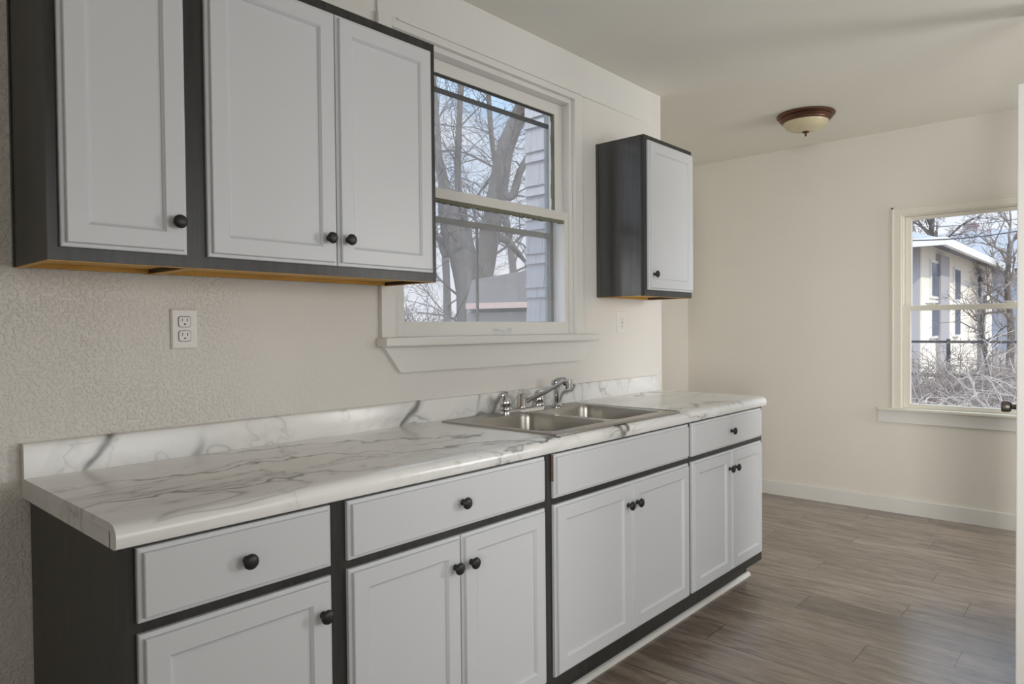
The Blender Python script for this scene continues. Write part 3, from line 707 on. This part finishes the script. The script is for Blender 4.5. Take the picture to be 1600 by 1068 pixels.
tree('bare_tree', 'large forked bare tree nearest the kitchen window', [
    ([(742, 640, 0), (740, 520, 0), (736, 455, 0), (722, 400, .1), (705, 350, .2), (697, 300, .3)], .27, .14),
    ([(738, 470, 0), (742, 420, .2), (728, 350, .3), (716, 290, .4), (717, 200, .5), (722, 110, .6), (728, 30, .8)], .065, .035),
    ([(742, 480, 0), (757, 410, -.2), (768, 350, -.3), (779, 290, -.4), (789, 235, -.5), (806, 190, -.5), (825, 140, -.6), (838, 60, -.7)], .165, .09),
    ([(700, 330, .3), (690, 270, .4), (672, 215, .5), (640, 170, .5)], .10, .04),
    ([(782, 300, -.4), (800, 306, -.4), (812, 270, -.3), (830, 235, -.3), (850, 190, -.2)], .07, .03),
    ([(765, 378, -.3), (785, 372, -.1), (805, 390, .2), (822, 410, .5)], .075, .03),
    ([(697, 400, .2), (685, 372, .3), (668, 370, .4), (640, 380, .5)], .06, .03),
], 12.5, 4, 3)
tree('bare_tree', 'slim upright bare tree behind the left limb of the forked one', [
    ([(700, 520, 0), (697, 420, 0), (690, 300, 0), (684, 200, .2), (676, 90, .4)], .06, .03),
], 19, 3, 2, L=1.9)
tree('bare_tree', 'thin bare tree leaning left between the limbs of the forked one', [
    ([(800, 520, 0), (803, 440, 0), (792, 350, 0), (770, 230, 0), (762, 120, 0), (758, 30, 0)], .06, .025),
], 19, 3, 2, L=1.9)
# garage roof beyond the tree: seen through the lower sash
def slab(bm, pts, th):
    a = [Vector(p) for p in pts]; n_ = (a[1]-a[0]).cross(a[2]-a[0]).normalized()
    loft(bm, [[p for p in a], [p-n_*th for p in a]])
gar = thing('garage', (at(800, 480, 7.4).x, at(800, 480, 7.4).y, GZ), 'low brown roofed garage beyond the kitchen window', 'building')
gx, gy = RT0.copy(), Vector((FW.x, FW.y, 0)).normalized()
g0 = at(728, 474, 6.6); g1 = at(905, 469, 6.6); g2 = at(905, 408, 8.4); g3 = at(738, 437, 8.4)
bm = bmn(); slab(bm, [g0, g1, g2, g3], .06); obj('roof', bm, 'brown_roof', gar)
bm = bmn(); dn = Vector((0, 0, -.055)); back = gy*.05
loft(bm, [[g0-back, g1-back, g1-back+dn, g0-back+dn], [g0, g1, g1+dn, g0+dn]]); tag(obj('fascia', bm, 'fascia', gar), 'pinkish fascia board')
bm = bmn(); b0, b1 = g0+gy*.10, g1+gy*.10
loft(bm, [[b0+Vector((0, 0, -.09)), b1+Vector((0, 0, -.09)), g2-gy*.2+Vector((0, 0, -.16)), g3-gy*.2+Vector((0, 0, -.16))], [Vector((p.x, p.y, GZ)) for p in (b0, b1, g2-gy*.2, g3-gy*.2)]]); obj('wall', bm, 'grey_wall', gar)
shed = thing('shed', (at(672, 500, 30).x, at(672, 500, 30).y, GZ), 'small white gable end left of the garage roof', 'building')
bm = bmn(); s0, s1, s2 = at(648, 512, 30), at(690, 512, 30), at(689, 487, 30)
bk = gy*1.5+gx*.2
loft(bm, [[s0, s1, s2], [s0+bk, s1+bk, s2+bk]]); obj('gable', bm, 'trim', shed)
bm = bmn(); loft(bm, [[Vector((p.x, p.y, GZ)) for p in (s0, s1, s1+bk, s0+bk)], [s0, s1, s1+bk, s0+bk]]); obj('wall', bm, 'grey_wall', shed)
# ---- beyond the far window
def bx(bm, x0, x1, y0, y1, z0, z1): box(bm, x0, x1, -y1, -y0, z0, z1)
ch = thing('neighbour_house', (33, 6, GZ), 'cream house with a long white gutter seen through the far window', 'building')
cx0, cx1, cy0, cy1, cz = 26.0, 41.5, 3.30, 10.0, 4.05
bm = bmn(); bx(bm, cx0, cx1, cy0, cy1, GZ, cz); obj('wall', bm, 'cream', ch)
bm = bmn(); bx(bm, cx0-.06, cx0, cy0+.05, cy1, GZ, cz-.15); tag(obj('brick_wall', bm, 'brick', ch), 'brick end wall')
for a, c in ((28.3, 29.9), (37.2, 38.4)):
    bm = bmn(); bx(bm, a, c, cy0-.15, cy0, GZ, cz-.25); tag(obj('bay', bm, 'grey_wall', ch), 'grey projecting bay')
bm = bmn(); e = .7
loft(bm, [[(cx0-e, cy0-e, cz), (cx1+e, cy0-e, cz), (cx1+e, cy1+e, cz), (cx0-e, cy1+e, cz)], [(cx0+2.8, 6.4, cz+1.5), (cx1-2.8, 6.4, cz+1.5), (cx1-2.8, 6.9, cz+1.5), (cx0+2.8, 6.9, cz+1.5)]]); obj('roof', bm, 'slate_roof', ch)
bm = bmn(); bx(bm, cx0-e-.05, cx1+e+.05, cy0-e-.14, cy0-e, cz-.22, cz+.04); bx(bm, cx0-e-.05, cx0-e+.06, cy0-e, cy1+e, cz-.22, cz+.04); obj('gutter', bm, 'trim', ch)
for a in (31.5, 36.8, 27.3):
    for z0 in (.9, 2.3):
        bm = bmn(); bx(bm, a-.10, a+1.1, cy0-.07, cy0, z0-.1, z0+1.25); f_ = obj('window', bm, 'trim', ch)
        bm = bmn(); bx(bm, a, a+1.0, cy0-.09, cy0-.05, z0, z0+1.15); obj('pane', bm, 'house_glass', f_)
fh = thing('neighbour_house', (70, 6, GZ), 'large blue grey house with a tall chimney farthest through the far window', 'building')
bm = bmn(); bx(bm, 66, 76, -9, 16, GZ, 5.6); obj('wall', bm, 'blue_wall', fh)
bm = bmn(); loft(bm, [[(65.4, -9.5, 5.6), (76.6, -9.5, 5.6), (76.6, 16.5, 5.6), (65.4, 16.5, 5.6)], [(70.5, -8, 9.3), (71.5, -8, 9.3), (71.5, 15, 9.3), (70.5, 15, 9.3)]]); obj('roof', bm, 'slate_roof', fh)
bm = bmn(); p = at(1517, 400, 62); bx(bm, p.x-.5, p.x+.5, p.y-.42, p.y+.42, 3, 10.2); bx(bm, p.x-.6, p.x+.6, p.y-.5, p.y+.5, 10.0, 10.3); obj('chimney', bm, 'brick', fh)
for y in (-3.5, -.8, 2.0):
    bm = bmn(); bx(bm, 65.92, 66, y, y+1.6, 1.2, 3.6); f_ = obj('window', bm, 'trim', fh)
    bm = bmn(); bx(bm, 65.88, 65.94, y+.1, y+1.5, 1.3, 3.5); obj('pane', bm, 'house_glass', f_)
def tree2(label, x, y, h, depth, mats, t=1):
    tr = thing('bare_tree', (x, y, GZ), label, 'tree', 'bare trees outside'); bmT, bmB = bmn(), bmn()
    pts = smooth_path([(x, y, GZ), (x+.05, y-.05, GZ+h*.2), (x-.04, y+.08, GZ+h*.4), (x+.1, y+.02, GZ+h*.62)], 4)
    tube(bmT, pts, [.018*h*(1-.5*i/len(pts)) for i in range(len(pts))], 8)
    for i in range(5, len(pts)):
        for _ in range(2):
            grow(bmB, pts[i], Vector((random.gauss(0, .7), random.gauss(0, .7), random.uniform(.4, 1))).normalized(), .006*h, h*.16, depth, 0, .008*t)
    obj('trunk', bmT, mats[0], tr, 60); obj('branches', bmB, mats[1], tr)
p = at(1455, 400, 46); tree2('spreading bare tree rising behind the cream house roof', p.x, p.y, 14, 4, ('bark', 'twig'), 2.2)
p = at(1578, 420, 30); tree2('bare tree at the right edge of the far window', p.x, p.y, 9.0, 4, ('bark', 'brush'), 1.2)
p = at(1540, 480, 19); tree2('thin bare sapling in front of the cream house', p.x, p.y, 4.6, 3, ('bark', 'brush'))
# fence and thickets
bm = bmn(); bx(bm, 22.0, 22.06, -3, 7, .76, .83); bx(bm, 22.0, 22.06, -3, 7, -.2, -.1)
for k in range(5): bx(bm, 21.97, 22.08, -3+k*2.4, -2.92+k*2.4, GZ, .88)
tag(obj('yard_fence', bm, 'fence'), 'dark rail fence across the yard behind the brush', 'fence')
def thicket(label, spots, n, mat, rmin, L, z0=GZ):
    bm = bmn()
    for _ in range(n):
        u0, u1, t0, t1 = spots
        u = random.uniform(u0, u1); t = random.uniform(t0, t1); p = at(u, 600, t); p.z = z0
        grow(bm, p, Vector((random.gauss(0, .5), random.gauss(0, .5), random.uniform(.4, 1))).normalized(), rmin*random.uniform(1, 2.6), L*random.uniform(.5, 1.2), 3, .03, rmin, (2, 3))
    return tag(obj('brush_thicket', bm, mat), label, 'brush', None, 'stuff')
thicket('dense grey brown brush filling the yard below the far window', (1380, 1660, 11, 20), 230, 'brush', .006, .85)
thicket('pale tangled vines and twigs nearest the far window', (1430, 1680, 7.6, 10.0), 70, 'pale_twig', .0048, .85)
thicket('grey winter brush along the yard left of the tree trunk', (560, 700, 15, 24), 300, 'brush', .009, 1.5)
for (p0, p1, r, lb) in ((at(1380, 376, 17), at(1640, 352, 18), .016, 'thicker utility wire crossing the far window'), (at(1380, 354, 17.5), at(1640, 334, 18.5), .008, 'thin upper utility wire crossing the far window')):
    bm = bmn(); tube(bm, [p0.lerp(p1, k/8)-Vector((0, 0, .12*math.sin(math.pi*k/8))) for k in range(9)], r, 6); tag(obj('utility_wire', bm, 'wire', None, 'all'), lb, 'wire')
